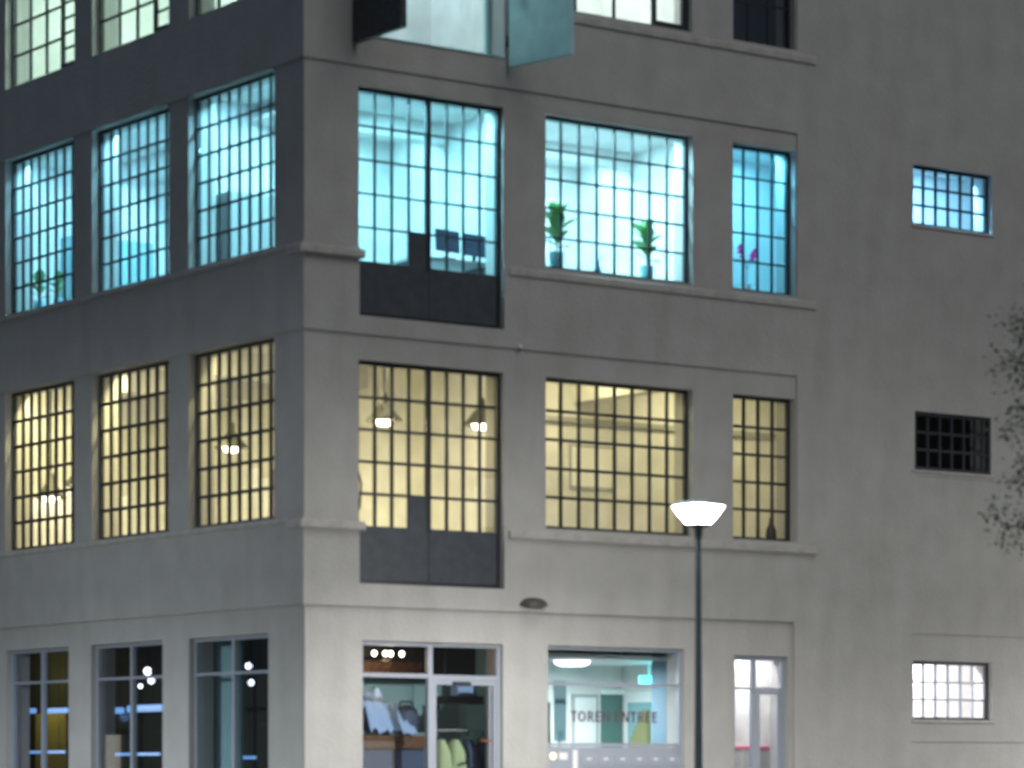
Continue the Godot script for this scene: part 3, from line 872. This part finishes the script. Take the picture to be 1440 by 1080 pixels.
	for i in 4:
		var g := thing("garment", ["pale green coat hanging first on the shop's rack", "pale green coat hanging second on the rack, beside the dark blue jackets", "dark blue jacket hanging third on the rack, beside the pale green coats", "dark blue jacket hanging last on the rack by the teal wall"][i], "garment", Vector3(3.10 + i * 0.26, 2.26, -1.0), "clothes on the shop rack")
		piece("cloth", garment_mesh(0.12 + 0.015 * (i % 2), 1.2 - 0.1 * (i % 3)), M.green_cloth if i < 2 else M.navy, g)
		piece("hanger", tube_mesh([Vector3(-0.1, -0.12, 0), Vector3(0, -0.04, 0), Vector3(0, 0.05, 0)], [0.01, 0.01, 0.008], 6), M.black, g)
	var sh := thing("shelf", "dark hanging shelf with a blue box seen through the glass shop door", "shelf", Vector3(3.46, 2.70, -1.0))
	block("board", Vector3(-0.33, 0, -0.16), Vector3(0.33, 0.13, 0.16), M.black, sh)
	for x in [-0.28, 0.28]:
		piece("hanger", tube_mesh([Vector3(x, 0.13, 0), Vector3(x, 1.5, 0)], [0.012, 0.012], 6), M.black, sh)
	tag(piece("storage_box", cut_box(Vector3(0.3, 0.16, 0.22), 0.01), M.blue_cloth, self, Vector3(3.5, 2.911, -1.0)), "blue box standing on the hanging shop shelf", "box")
	var frame_picture := thing("dark_picture", "dark tilted picture hanging beyond the shop door", "picture", Vector3(3.12, 2.58, -1.25))
	piece("picture_frame", cut_box(Vector3(0.2, 0.34, 0.03), 0.006), M.black, frame_picture, Vector3.ZERO, Vector3(0, 0, -0.25))
	piece("cord", tube_mesh([Vector3(0, 0.14, 0), Vector3(0, 1.62, 0)], [0.006, 0.006], 5), M.black, frame_picture)
	# side street room
	inner("yellow_door", Vector3(2.44, 0.1, -13.2), Vector3(2.5, 2.72, -12.0), "yellow_wall")
	inner("curtain_wall", Vector3(0.56, 0.1, -4.5), Vector3(0.62, 4.19, -2.75), "teal_wall")
	omni("door_glow", Vector3(1.8, 3.3, -12.4), Color(1.0, 0.85, 0.3), 0.45, 0.1)
	var tubes := [[2.54, -4.95, -3.85, 0.06, "upper blue tube light behind the side street window nearest the corner"], [2.70, -7.05, -5.9, 0.07, "thick blue tube light in the right half of the middle side street window"], [2.68, -8.1, -7.25, 0.06, "blue tube light in the left half of the middle side street window"],
		[2.71, -10.0, -9.2, 0.055, "blue tube light in the right half of the farthest side street window"], [2.72, -11.15, -10.4, 0.055, "blue tube light in the left half of the farthest side street window"],
		[1.885, -4.95, -3.0, 0.028, "thin low blue tube light behind the side street window nearest the corner"], [1.95, -8.0, -6.0, 0.028, "thin low blue tube light behind the middle side street window"], [2.0, -11.4, -9.3, 0.03, "thin low blue tube light behind the farthest side street window"]]
	for q in tubes:
		var length: float = q[2] - q[1]
		var tb := thing("tube_light", q[4], "tube light", Vector3(1.0, q[0], (q[1] + q[2]) / 2), "blue tube lights of the side street room")
		piece("tube", cut_box(Vector3(q[3] * 1.5, q[3] * 1.6, length), q[3] * 0.4), M.blue_light, tb)
		for e in [-0.4, 0.4]:
			piece("hanger", tube_mesh([Vector3(0, q[3] * 0.4, e * length), Vector3(0, 4.2 - q[0], e * length)], [0.005, 0.005], 5), M.black, tb)
	omni("tube_glow", Vector3(1.2, 2.6, -7.6), Color(0.25, 0.5, 1.0), 0.25, 0.1)

func drape() -> Mesh:
	var st := start()
	st.set_smooth_group(0)
	var n := FastNoiseLite.new()
	n.seed = 4
	n.frequency = 0.05
	var h := func(i: int, j: int) -> Vector3:
		var u := i / 17.0
		var v := j / 9.0
		var y := (0.62 - 0.42 * u * u + 0.3 * n.get_noise_2d(i * 6.0, j * 7.0)) * sin(PI * clampf(v, 0.03, 0.97)) + 0.12 * n.get_noise_2d(i * 14.0 + 50, j * 14.0)
		return Vector3(-0.5 + u * 0.95, maxf(y, 0.003), -0.3 + v * 0.6)
	for i in 17:
		for j in 9:
			for q in [[0, 0], [1, 0], [1, 1], [0, 0], [1, 1], [0, 1]]:
				st.add_vertex(h.call(i + q[0], j + q[1]))
	st.generate_normals()
	return st.commit()

func garment_mesh(w: float, length: float) -> Mesh:
	var st := start()
	st.set_smooth_group(0)
	var rows := []
	for i in 7:
		var t := i / 6.0
		var ring := []
		for k in 14:
			var a := TAU * k / 14
			var r := lerpf(0.35, 1.0, minf(t * 5.0, 1.0)) * (1.0 + 0.3 * t * sin(5.0 * a + t) + 0.12 * sin(9.0 * a + 3.0 * t))
			ring.append(Vector3(cos(a) * w * r, -0.1 - t * length, sin(a) * 0.24 * r))
		rows.append(ring)
	for i in 6:
		for k in 14:
			for q in [[0, 0], [0, 1], [1, 1], [0, 0], [1, 1], [1, 0]]:
				st.add_vertex(rows[i + q[0]][(k + q[1]) % 14])
	st.generate_normals()
	return st.commit()

# ------------------------------------------------------------------ street lamps
func build_lamps() -> void:
	var head := 5.02
	var spots := [[Vector3(2.67, 0, 5.78), "lit white street lamp with conical bowl and dark pole before the facade"],
		[Vector3(19.5, 0, 5.78), "lit street lamp farther along the street, past the tree"], [Vector3(-14.5, 0, 9.5), "lit street lamp across the corner, beyond the side street"], [Vector3(-9.5, 0, -5.0), "lit street lamp down the side street"]]
	var lamp := thing("street_lamp", spots[0][1], "street lamp")
	piece("pole", lathe([[0.0, 0.0], [0.085, 0.0], [0.085, 0.9], [0.062, 1.0], [0.06, 1.1], [0.04, head - 0.2], [0.04, head - 0.05]], 18), M.pole_paint, lamp)
	piece("neck", lathe([[0.042, head - 0.2], [0.05, head - 0.19], [0.06, head - 0.06], [0.14, head - 0.03], [0.17, head], [0.0, head]], 24), M.pole_paint, lamp)
	piece("lamp_bowl", lathe([[0.165, head + 0.004], [0.26, head + 0.1], [0.365, head + 0.235]], 32), M.lamp_bowl, lamp)
	piece("cap", lathe([[0.0, head + 0.246], [0.34, head + 0.24], [0.385, head + 0.24], [0.385, head + 0.255], [0.3, head + 0.285], [0.15, head + 0.31], [0.0, head + 0.32]], 32), M.cap_metal, lamp)
	piece("bulb", lathe([[0.0, head + 0.01], [0.06, head + 0.02], [0.075, head + 0.09], [0.06, head + 0.17], [0.0, head + 0.19]], 16), M.lamp_white, lamp)
	for i in 4:
		var l := lamp
		if i > 0:
			l = lamp.duplicate()
			put(l, "street_lamp", self)
		l.position = spots[i][0]
		tag(l, spots[i][1], "street lamp", "lit street lamps")
		var tint := Color(1.0, 0.985, 0.95) if i < 3 else Color(0.86, 0.95, 1.0)
		omni("street_lamp_glow", spots[i][0] + Vector3(0, head + 0.14, 0), tint, 17.0 if i < 3 else 26.0, 0.09)
		var down := SpotLight3D.new()          # the cap's reflector throws most of it down
		down.light_color = tint.linear_to_srgb()
		down.light_energy = 215.0 if i < 3 else 330.0
		down.light_size = 0.09
		down.spot_angle = 88.0
		down.spot_angle_attenuation = 1.0
		down.spot_range = 60.0
		down.spot_attenuation = 2.0
		down.shadow_enabled = true
		down.position = spots[i][0] + Vector3(0, head + 0.12, 0)
		down.rotation = Vector3(-PI / 2, 0, 0)
		put(down, "street_lamp_beam", self)

# ------------------------------------------------------------------ small things on walls, sills and in rooms
func build_small_things() -> void:
	var wl := thing("wall_lamp", "unlit dark hooded wall lamp above the lobby window", "wall lamp", Vector3(4.12, 4.2, 0.0))
	piece("hood", half_dome(0.25, 0.13, 0.2), M.brown_metal, wl)
	block("back_plate", Vector3(-0.16, -0.02, 0.0), Vector3(0.16, 0.1, 0.03), M.brown_metal, wl)
	block("lens", Vector3(-0.15, -0.015, 0.03), Vector3(0.15, 0.0, 0.15), M.inner_grey, wl)
	var se := thing("wall_sensor", "tiny white sensor on the pier between the bay and the wide windows", "sensor", Vector3(3.86, 8.14, 0.0))
	piece("body", cut_box(Vector3(0.05, 0.06, 0.05), 0.008), M.white_paint, se, Vector3(0, 0, 0.025))
	piece("lens", lathe([[0.0, -0.03], [0.018, -0.025], [0.02, 0.0]], 10), M.black, se, Vector3(0, -0.03, 0.03))
	# pendant lamps of the yellow corner room
	for q in [[Vector3(2.06, 7.0, -1.0), "large industrial pendant lamp in the yellow corner room behind the tall bay window", 1.0], [Vector3(3.86, 7.05, -1.0), "second industrial pendant lamp in the yellow room, near the bay window's right edge", 0.4],
			[Vector3(2.0, 6.95, -5.42), "pendant lamp behind the side street window nearest the corner", 1.6], [Vector3(1.6, 6.65, -9.9), "upper pendant lamp behind the farthest yellow side street window", 0.6], [Vector3(1.1, 6.42, -10.0), "lower pendant lamp behind the farthest yellow side street window", 0.4]]:
		pendant(q[0], 8.40, q[1], q[2])
	# globes of the dark side room
	var gl := [[Vector3(2.0, 3.72, -5.25), "single white globe lamp highest behind the corner side window"], [Vector3(2.0, 3.37, -4.87), "white globe lamp below the highest one behind the corner side window"], [Vector3(2.0, 3.1, -4.80), "lowest white globe lamp behind the corner side window"],
		[Vector3(2.0, 3.37, -8.2), "upper white globe lamp behind the middle side window"], [Vector3(2.0, 3.21, -8.07), "lower white globe lamp behind the middle side window"], [Vector3(2.0, 3.12, -8.45), "small white globe lamp hung left of the pair in the middle side window"], [Vector3(1.2, 2.86, -10.45), "white globe lamp behind the farthest dark side window"]]
	for i in gl.size():
		globe(gl[i][0], 4.2, gl[i][1], [0.06, 0.06, 0.055, 0.075, 0.065, 0.045, 0.045][i])
	# plants on the window ledge of the brightest room
	plant("potted_plant", Vector3(4.84, 9.40, -0.36), 0.17, 0.32, 0.62, 13, 0.40, "teal_pot", "larger leafy potted plant at the left end of the bright window ledge", 5)
	plant("potted_plant", Vector3(6.62, 9.40, -0.36), 0.15, 0.27, 0.62, 12, 0.38, "teal_pot", "leafy plant in a teal pot right of centre on the bright window ledge", 8)
	var vase := thing("vase", "small dark blue vase between the two potted plants", "vase", Vector3(5.64, 9.40, -0.36))
	piece("body", lathe([[0.0, 0.0], [0.05, 0.0], [0.07, 0.08], [0.05, 0.16], [0.025, 0.2], [0.035, 0.24]], 16), M.blue_glaze, vase)
	piece("twig", tube_mesh([Vector3(0, 0.2, 0), Vector3(0.05, 0.3, 0), Vector3(0.1, 0.34, 0)], [0.012, 0.01, 0.005], 6), M.blue_glaze, vase)
	var orchid := thing("orchid", "pink orchid with two blooms on the ledge of the narrow blue window", "orchid", Vector3(8.67, 9.40, -0.36))
	piece("pot", lathe([[0.0, 0.0], [0.06, 0.0], [0.08, 0.14], [0.075, 0.14], [0.0, 0.12]], 16), M.white_paint, orchid)
	piece("stem", tube_mesh([Vector3(0, 0.12, 0), Vector3(0.02, 0.4, 0), Vector3(-0.03, 0.6, 0), Vector3(-0.14, 0.72, 0)], [0.008, 0.007, 0.006, 0.005], 6), M.stem, orchid)
	piece("stem", tube_mesh([Vector3(0.02, 0.4, 0), Vector3(0.08, 0.6, 0), Vector3(0.15, 0.68, 0)], [0.007, 0.006, 0.005], 6), M.stem, orchid)
	for q in [Vector3(-0.15, 0.72, 0.02), Vector3(-0.10, 0.65, 0.02), Vector3(0.16, 0.68, 0.02), Vector3(0.11, 0.62, 0.03)]:
		var bl := Node3D.new()
		put(bl, "bloom", orchid)
		bl.position = q
		for k in 5:
			piece("petal", leaf_mesh(0.085, 0.07, 0.2), M.petal, bl, Vector3.ZERO, Vector3(0.2, 0.3, TAU * k / 5 + 0.3))
	for k in 3:
		piece("leaf", leaf_mesh(0.22, 0.06, 0.5), M.house_leaf, orchid, Vector3(0, 0.13, 0), Vector3(0, TAU * k / 3 + 0.5, 0.2))
	# things in the yellow rooms
	var dv := thing("dark_vase", "slim dark vase on the ledge at the right of the narrow yellow window", "vase", Vector3(9.2, 5.40, -0.36))
	piece("body", lathe([[0.0, 0.0], [0.07, 0.0], [0.09, 0.1], [0.08, 0.22], [0.04, 0.3], [0.03, 0.38], [0.045, 0.4]], 18), M.black, dv)
	tag(piece("dark_bowl", lathe([[0.0, 0.0], [0.04, 0.0], [0.075, 0.07], [0.07, 0.07], [0.03, 0.02], [0.0, 0.02]], 18), M.black, self, Vector3(8.93, 5.40, -0.36)), "small dark bowl left of the slim vase in the narrow yellow window", "bowl")
	var table := thing("desk", "low desk standing behind the lower panel of the yellow bay window", "desk", Vector3(1.5, 4.7, -1.1))
	block("top", Vector3(-0.7, 0.58, -0.4), Vector3(0.75, 0.62, 0.4), M.wood, table)
	for x in [-0.65, 0.7]:
		for z in [-0.35, 0.35]:
			block("leg", Vector3(x - 0.025, 0, z - 0.025), Vector3(x + 0.025, 0.58, z + 0.025), M.black, table)
	var dl := thing("desk_lamp", "dark desk lamp with a curved arm at the left edge of the yellow bay window", "desk lamp", Vector3(1.53, 5.322, -1.1))
	dl.scale = Vector3.ONE * 1.4
	piece("base", lathe([[0.0, 0.0], [0.1, 0.0], [0.1, 0.02], [0.0, 0.03]], 18), M.black, dl)
	piece("arm", tube_mesh([Vector3(0, 0.02, 0), Vector3(0.11, 0.25, 0), Vector3(0.13, 0.5, 0), Vector3(0.05, 0.75, 0), Vector3(-0.05, 0.85, 0)], [0.012, 0.012, 0.012, 0.012, 0.012], 8), M.black, dl)
	piece("lamp_shade", lathe([[0.0, 0.09], [0.03, 0.08], [0.10, -0.03], [0.095, -0.03], [0.0, 0.06]], 18), M.black, dl, Vector3(-0.05, 0.83, 0), Vector3(0, 0, -0.5))
	# desk and screens behind the cool bay window
	var dk := thing("desk", "desk with screens behind the lower panel of the cool bay window", "desk", Vector3(3.2, 8.75, -1.0))
	block("top", Vector3(-0.75, 0.70, -0.35), Vector3(0.65, 0.74, 0.35), M.inner_grey, dk)
	for x in [-0.7, 0.6]:
		block("leg", Vector3(x - 0.03, 0, -0.3), Vector3(x + 0.03, 0.7, 0.3), M.black, dk)
	for i in 2:
		var mo := thing("computer_monitor", ["back of a dark computer monitor at the right corner of the cool bay window", "dark computer monitor left of the one in the corner of the cool bay window"][i], "monitor", Vector3(3.62 - 0.58 * i, 9.49, -0.85 + 0.1 * i))
		piece("foot", box(Vector3(0.24, 0.02, 0.16)), M.black, mo, Vector3(0, 0.01, 0))
		piece("stand", box(Vector3(0.05, 0.2, 0.03)), M.black, mo, Vector3(0, 0.12, 0))
		piece("screen", cut_box(Vector3(0.5, 0.34, 0.035), 0.008), M.navy, mo, Vector3(0, 0.28, 0.02), Vector3(-0.05, 0.15, 0))

	# more of the rooms' furniture, as far as one sees it from the street
	cabinet(Vector3(4.7, 8.75, -7.4), Vector3(0.5, 2.0, 2.2), 3, "white_paint", "tall white cabinet along the wall of the cyan side room")
	cabinet(Vector3(2.2, 8.75, -10.0), Vector3(1.6, 2.2, 0.45), 2, "teal_wall", "teal cabinet at the far end of the cyan side room")
	cabinet(Vector3(1.3, 8.75, -3.42), Vector3(1.3, 1.9, 0.4), 2, "inner_grey", "grey cabinet at the back of the room behind the cool bay window")
	cabinet(Vector3(3.95, 4.7, -6.2), Vector3(0.4, 2.1, 1.6), 2, "wood", "wooden cabinet along the wall behind the middle yellow side window")
	var boards := [[Vector3(6.4, 10.6, -3.685), Vector3(1.5, 0.9, 0.02), "whiteboard on the back wall of the brightest cyan room", "whiteboard"], [Vector3(7.3, 6.7, -2.665), Vector3(0.9, 0.65, 0.02), "pale framed print on the back wall behind the wide yellow window", "picture"]]
	for b in boards:
		var t := thing("wall_board", b[2], b[3], b[0])
		piece("face", box(b[1]), M.white_paint, t)
		piece("edge", frame_mesh(-b[1].x / 2 - 0.03, b[1].x / 2 + 0.03, -b[1].y / 2 - 0.03, b[1].y / 2 + 0.03, 0.0, 0.03, 0.03), M.inner_grey, t)
	plant("potted_plant", Vector3(0.36, 9.40, -9.0), 0.13, 0.22, 0.34, 9, 0.3, "teal_pot", "bushy plant on the ledge of the farthest cyan side window", 15)
	plant("potted_plant", Vector3(0.36, 9.40, -8.3), 0.11, 0.18, 0.28, 8, 0.26, "teal_pot", "smaller plant on the ledge of the farthest cyan side window, nearer the corner", 19)
	var pipe := thing("air_duct", "round pale air duct along the ceiling of the cyan side room", "air duct", Vector3(3.6, 11.5, -7.0))
	piece("duct", tube_mesh([Vector3(0, 0, -3.0), Vector3(0, 0, 2.9)], [0.22, 0.22], 20), M.cap_metal, pipe)
	for z in [-2.4, 0.0, 2.4]:
		piece("strap", tube_mesh([Vector3(0, 0.2, z), Vector3(0, 0.65, z)], [0.012, 0.012], 6), M.black, pipe)

func cabinet(at: Vector3, size: Vector3, doors: int, paint: String, label: String) -> void:
	var t := thing("cabinet", label, "cabinet", at)
	piece("carcass", box(size), M[paint], t, Vector3(0, size.y / 2, 0))
	var along_x := size.x > size.z
	for i in doors:
		var w := (size.x if along_x else size.z) / doors
		var c := (i + 0.5) * w - w * doors / 2.0
		var d := piece("door", cut_box(Vector3(w - 0.015, size.y - 0.08, 0.02) if along_x else Vector3(0.02, size.y - 0.08, w - 0.015), 0.004), M[paint], t, Vector3(c, size.y / 2, size.z / 2 + 0.011) if along_x else Vector3(-size.x / 2 - 0.011, size.y / 2, c))
		piece("handle", box(Vector3(0.02, 0.14, 0.02)), M.black, d, Vector3(w * 0.4, 0, 0.02) if along_x else Vector3(-0.02, 0, w * 0.4))

# the dark blocks across the streets, which the lower windows mirror
func across(at: Vector3, turn: float, width: float, height: float, label: String, seed_: int) -> void:
	var g := RandomNumberGenerator.new()
	g.seed = seed_
	var t := thing("brick_building", label, "building", at)
	t.rotation.y = turn
	block("wall", Vector3(-width / 2, 0, -8), Vector3(width / 2, height, 0), M.dark_brick, t)
	block("roof", Vector3(-width / 2 - 0.3, height, -8.3), Vector3(width / 2 + 0.3, height + 0.35, 0.3), M.concrete, t)
	block("plinth", Vector3(-width / 2, 0, 0.0), Vector3(width / 2, 0.7, 0.08), M.concrete, t)
	for j in int(height / 3.4):
		for i in int(width / 3.0):
			var c := Vector3(-width / 2 + 1.5 + i * 3.0, 2.1 + j * 3.4, 0.03)
			var lit := g.randf() < 0.16
			var w := piece("window", frame_mesh(-0.65, 0.65, -0.85, 0.85, 0.0, 0.09, 0.08), M.brown_metal, t, c)
			piece("pane", box(Vector3(1.1, 1.5, 0.02)), M.lit_window if lit else M.black, w)

func half_dome(rx: float, ry: float, rz: float) -> Mesh:
	var st := start()
	st.set_smooth_group(0)
	for i in 8:
		for k in 16:
			var p := []
			for q in [[i, k], [i + 1, k], [i + 1, k + 1], [i, k + 1]]:
				var t: float = PI / 2 * q[0] / 8.0
				var a: float = PI * q[1] / 16.0
				p.append(Vector3(rx * cos(a) * cos(t), ry * sin(t), rz * sin(a) * cos(t)))
			for j in [0, 1, 2, 0, 2, 3]: st.add_vertex(p[j])
	st.generate_normals()
	return st.commit()

func plant(called: String, at: Vector3, r: float, pot_h: float, h: float, leaves: int, leaf_len: float, pot_mat: String, label: String, seed_: int) -> void:
	var g := RandomNumberGenerator.new()
	g.seed = seed_
	var t := thing(called, label, "potted plant", at, "potted plants on the bright window ledge")
	piece("pot", lathe([[0.0, 0.0], [r * 0.6, 0.0], [r * 0.75, pot_h], [r * 0.68, pot_h], [r * 0.65, pot_h * 0.9], [0.0, pot_h * 0.88]], 20), M[pot_mat], t)
	piece("stem", tube_mesh([Vector3(0, pot_h * 0.85, 0), Vector3(0.01, pot_h + h * 0.5, 0), Vector3(-0.01, pot_h + h * 0.85, 0)], [0.016, 0.012, 0.008], 7), M.stem, t)
	for i in leaves:
		var f := float(i) / (leaves - 1)
		var le := leaf_len * g.randf_range(0.75, 1.05) * (0.75 if i < 3 else 1.0)
		var an := i * 2.4 + g.randf_range(-0.3, 0.3)
		var y := pot_h + h * (0.08 + 0.72 * f)
		var reach := absf(sin(an))          # those that point at the glass or the room stand steeper
		piece("leaf", leaf_mesh(le, le * 0.62, 0.3), M.house_leaf, t, Vector3(0, y, 0), Vector3(0, an, lerpf(0.15, 0.75, f) + 0.5 * reach))

# ------------------------------------------------------------------ tree
func build_tree() -> void:
	var base := Vector3(6.06, 0, 10.13)
	var t := thing("street_tree", "young street tree with loose small-leaved crown at the right edge of the view", "tree", base)
	var g := RandomNumberGenerator.new()
	g.seed = 5
	piece("trunk", tube_mesh([Vector3(0, 0, 0), Vector3(0.02, 1.2, 0.01), Vector3(-0.02, 2.9, 0.03), Vector3(0.03, 4.8, 0), Vector3(0.0, 7.0, 0.02), Vector3(0.05, 9.1, 0)], [0.1, 0.085, 0.075, 0.06, 0.035, 0.01], 12), M.bark, t)
	var tips := []
	var limbs := start()
	limbs.set_smooth_group(0)
	for i in 44:
		var y := g.randf_range(3.8, 8.3)
		var an := i * 2.4 + g.randf_range(-0.4, 0.4)
		var f := (y - 3.8) / 4.5
		var r := (1.62 * sin(PI * clampf(0.25 + 0.7 * f, 0, 1)) + 0.25) * g.randf_range(0.6, 1.0)
		var a := Vector3(0, y, 0)
		var m := a + Vector3(cos(an) * r * 0.5, r * 0.3, sin(an) * r * 0.5)
		var e := a + Vector3(cos(an) * r, r * 0.45 + g.randf_range(-0.2, 0.2), sin(an) * r)
		tube(limbs, [a, m, e], [0.03, 0.016, 0.005], 6)
		for k in 9:
			var s := a.lerp(m, 0.5).lerp(e, pow(g.randf(), 0.6))
			tips.append(s + Vector3(g.randfn(0, 0.16), g.randfn(0, 0.13), g.randfn(0, 0.16)))
	limbs.generate_normals()
	piece("limbs", limbs.commit(), M.bark, t)
	var st := start()
	for tip in tips:
		var shade := g.randf_range(0.7, 1.25)
		for k in g.randi_range(20, 40):
			var p: Vector3 = tip + Vector3(g.randfn(0, 0.13), g.randfn(0, 0.09), g.randfn(0, 0.13))
			var d := Vector3(g.randfn(0, 1), g.randfn(-0.2, 0.6), g.randfn(0, 1)).normalized()
			var w := d.cross(Vector3(g.randfn(0, 0.4), 1, g.randfn(0, 0.4))).normalized() * g.randf_range(0.018, 0.03)
			var l := d * g.randf_range(0.06, 0.10)
			var n := d.cross(w).normalized()
			var c := Color(0.10, 0.12, 0.085) * shade * g.randf_range(0.8, 1.2)
			c.a = 1.0
			for q in [p, p + l * 0.5 + w, p + l, p, p + l, p + l * 0.5 - w]:
				st.set_color(c)
				st.set_normal(n)
				st.add_vertex(q)
	piece("crown", st.commit(), M.tree_leaf, t)
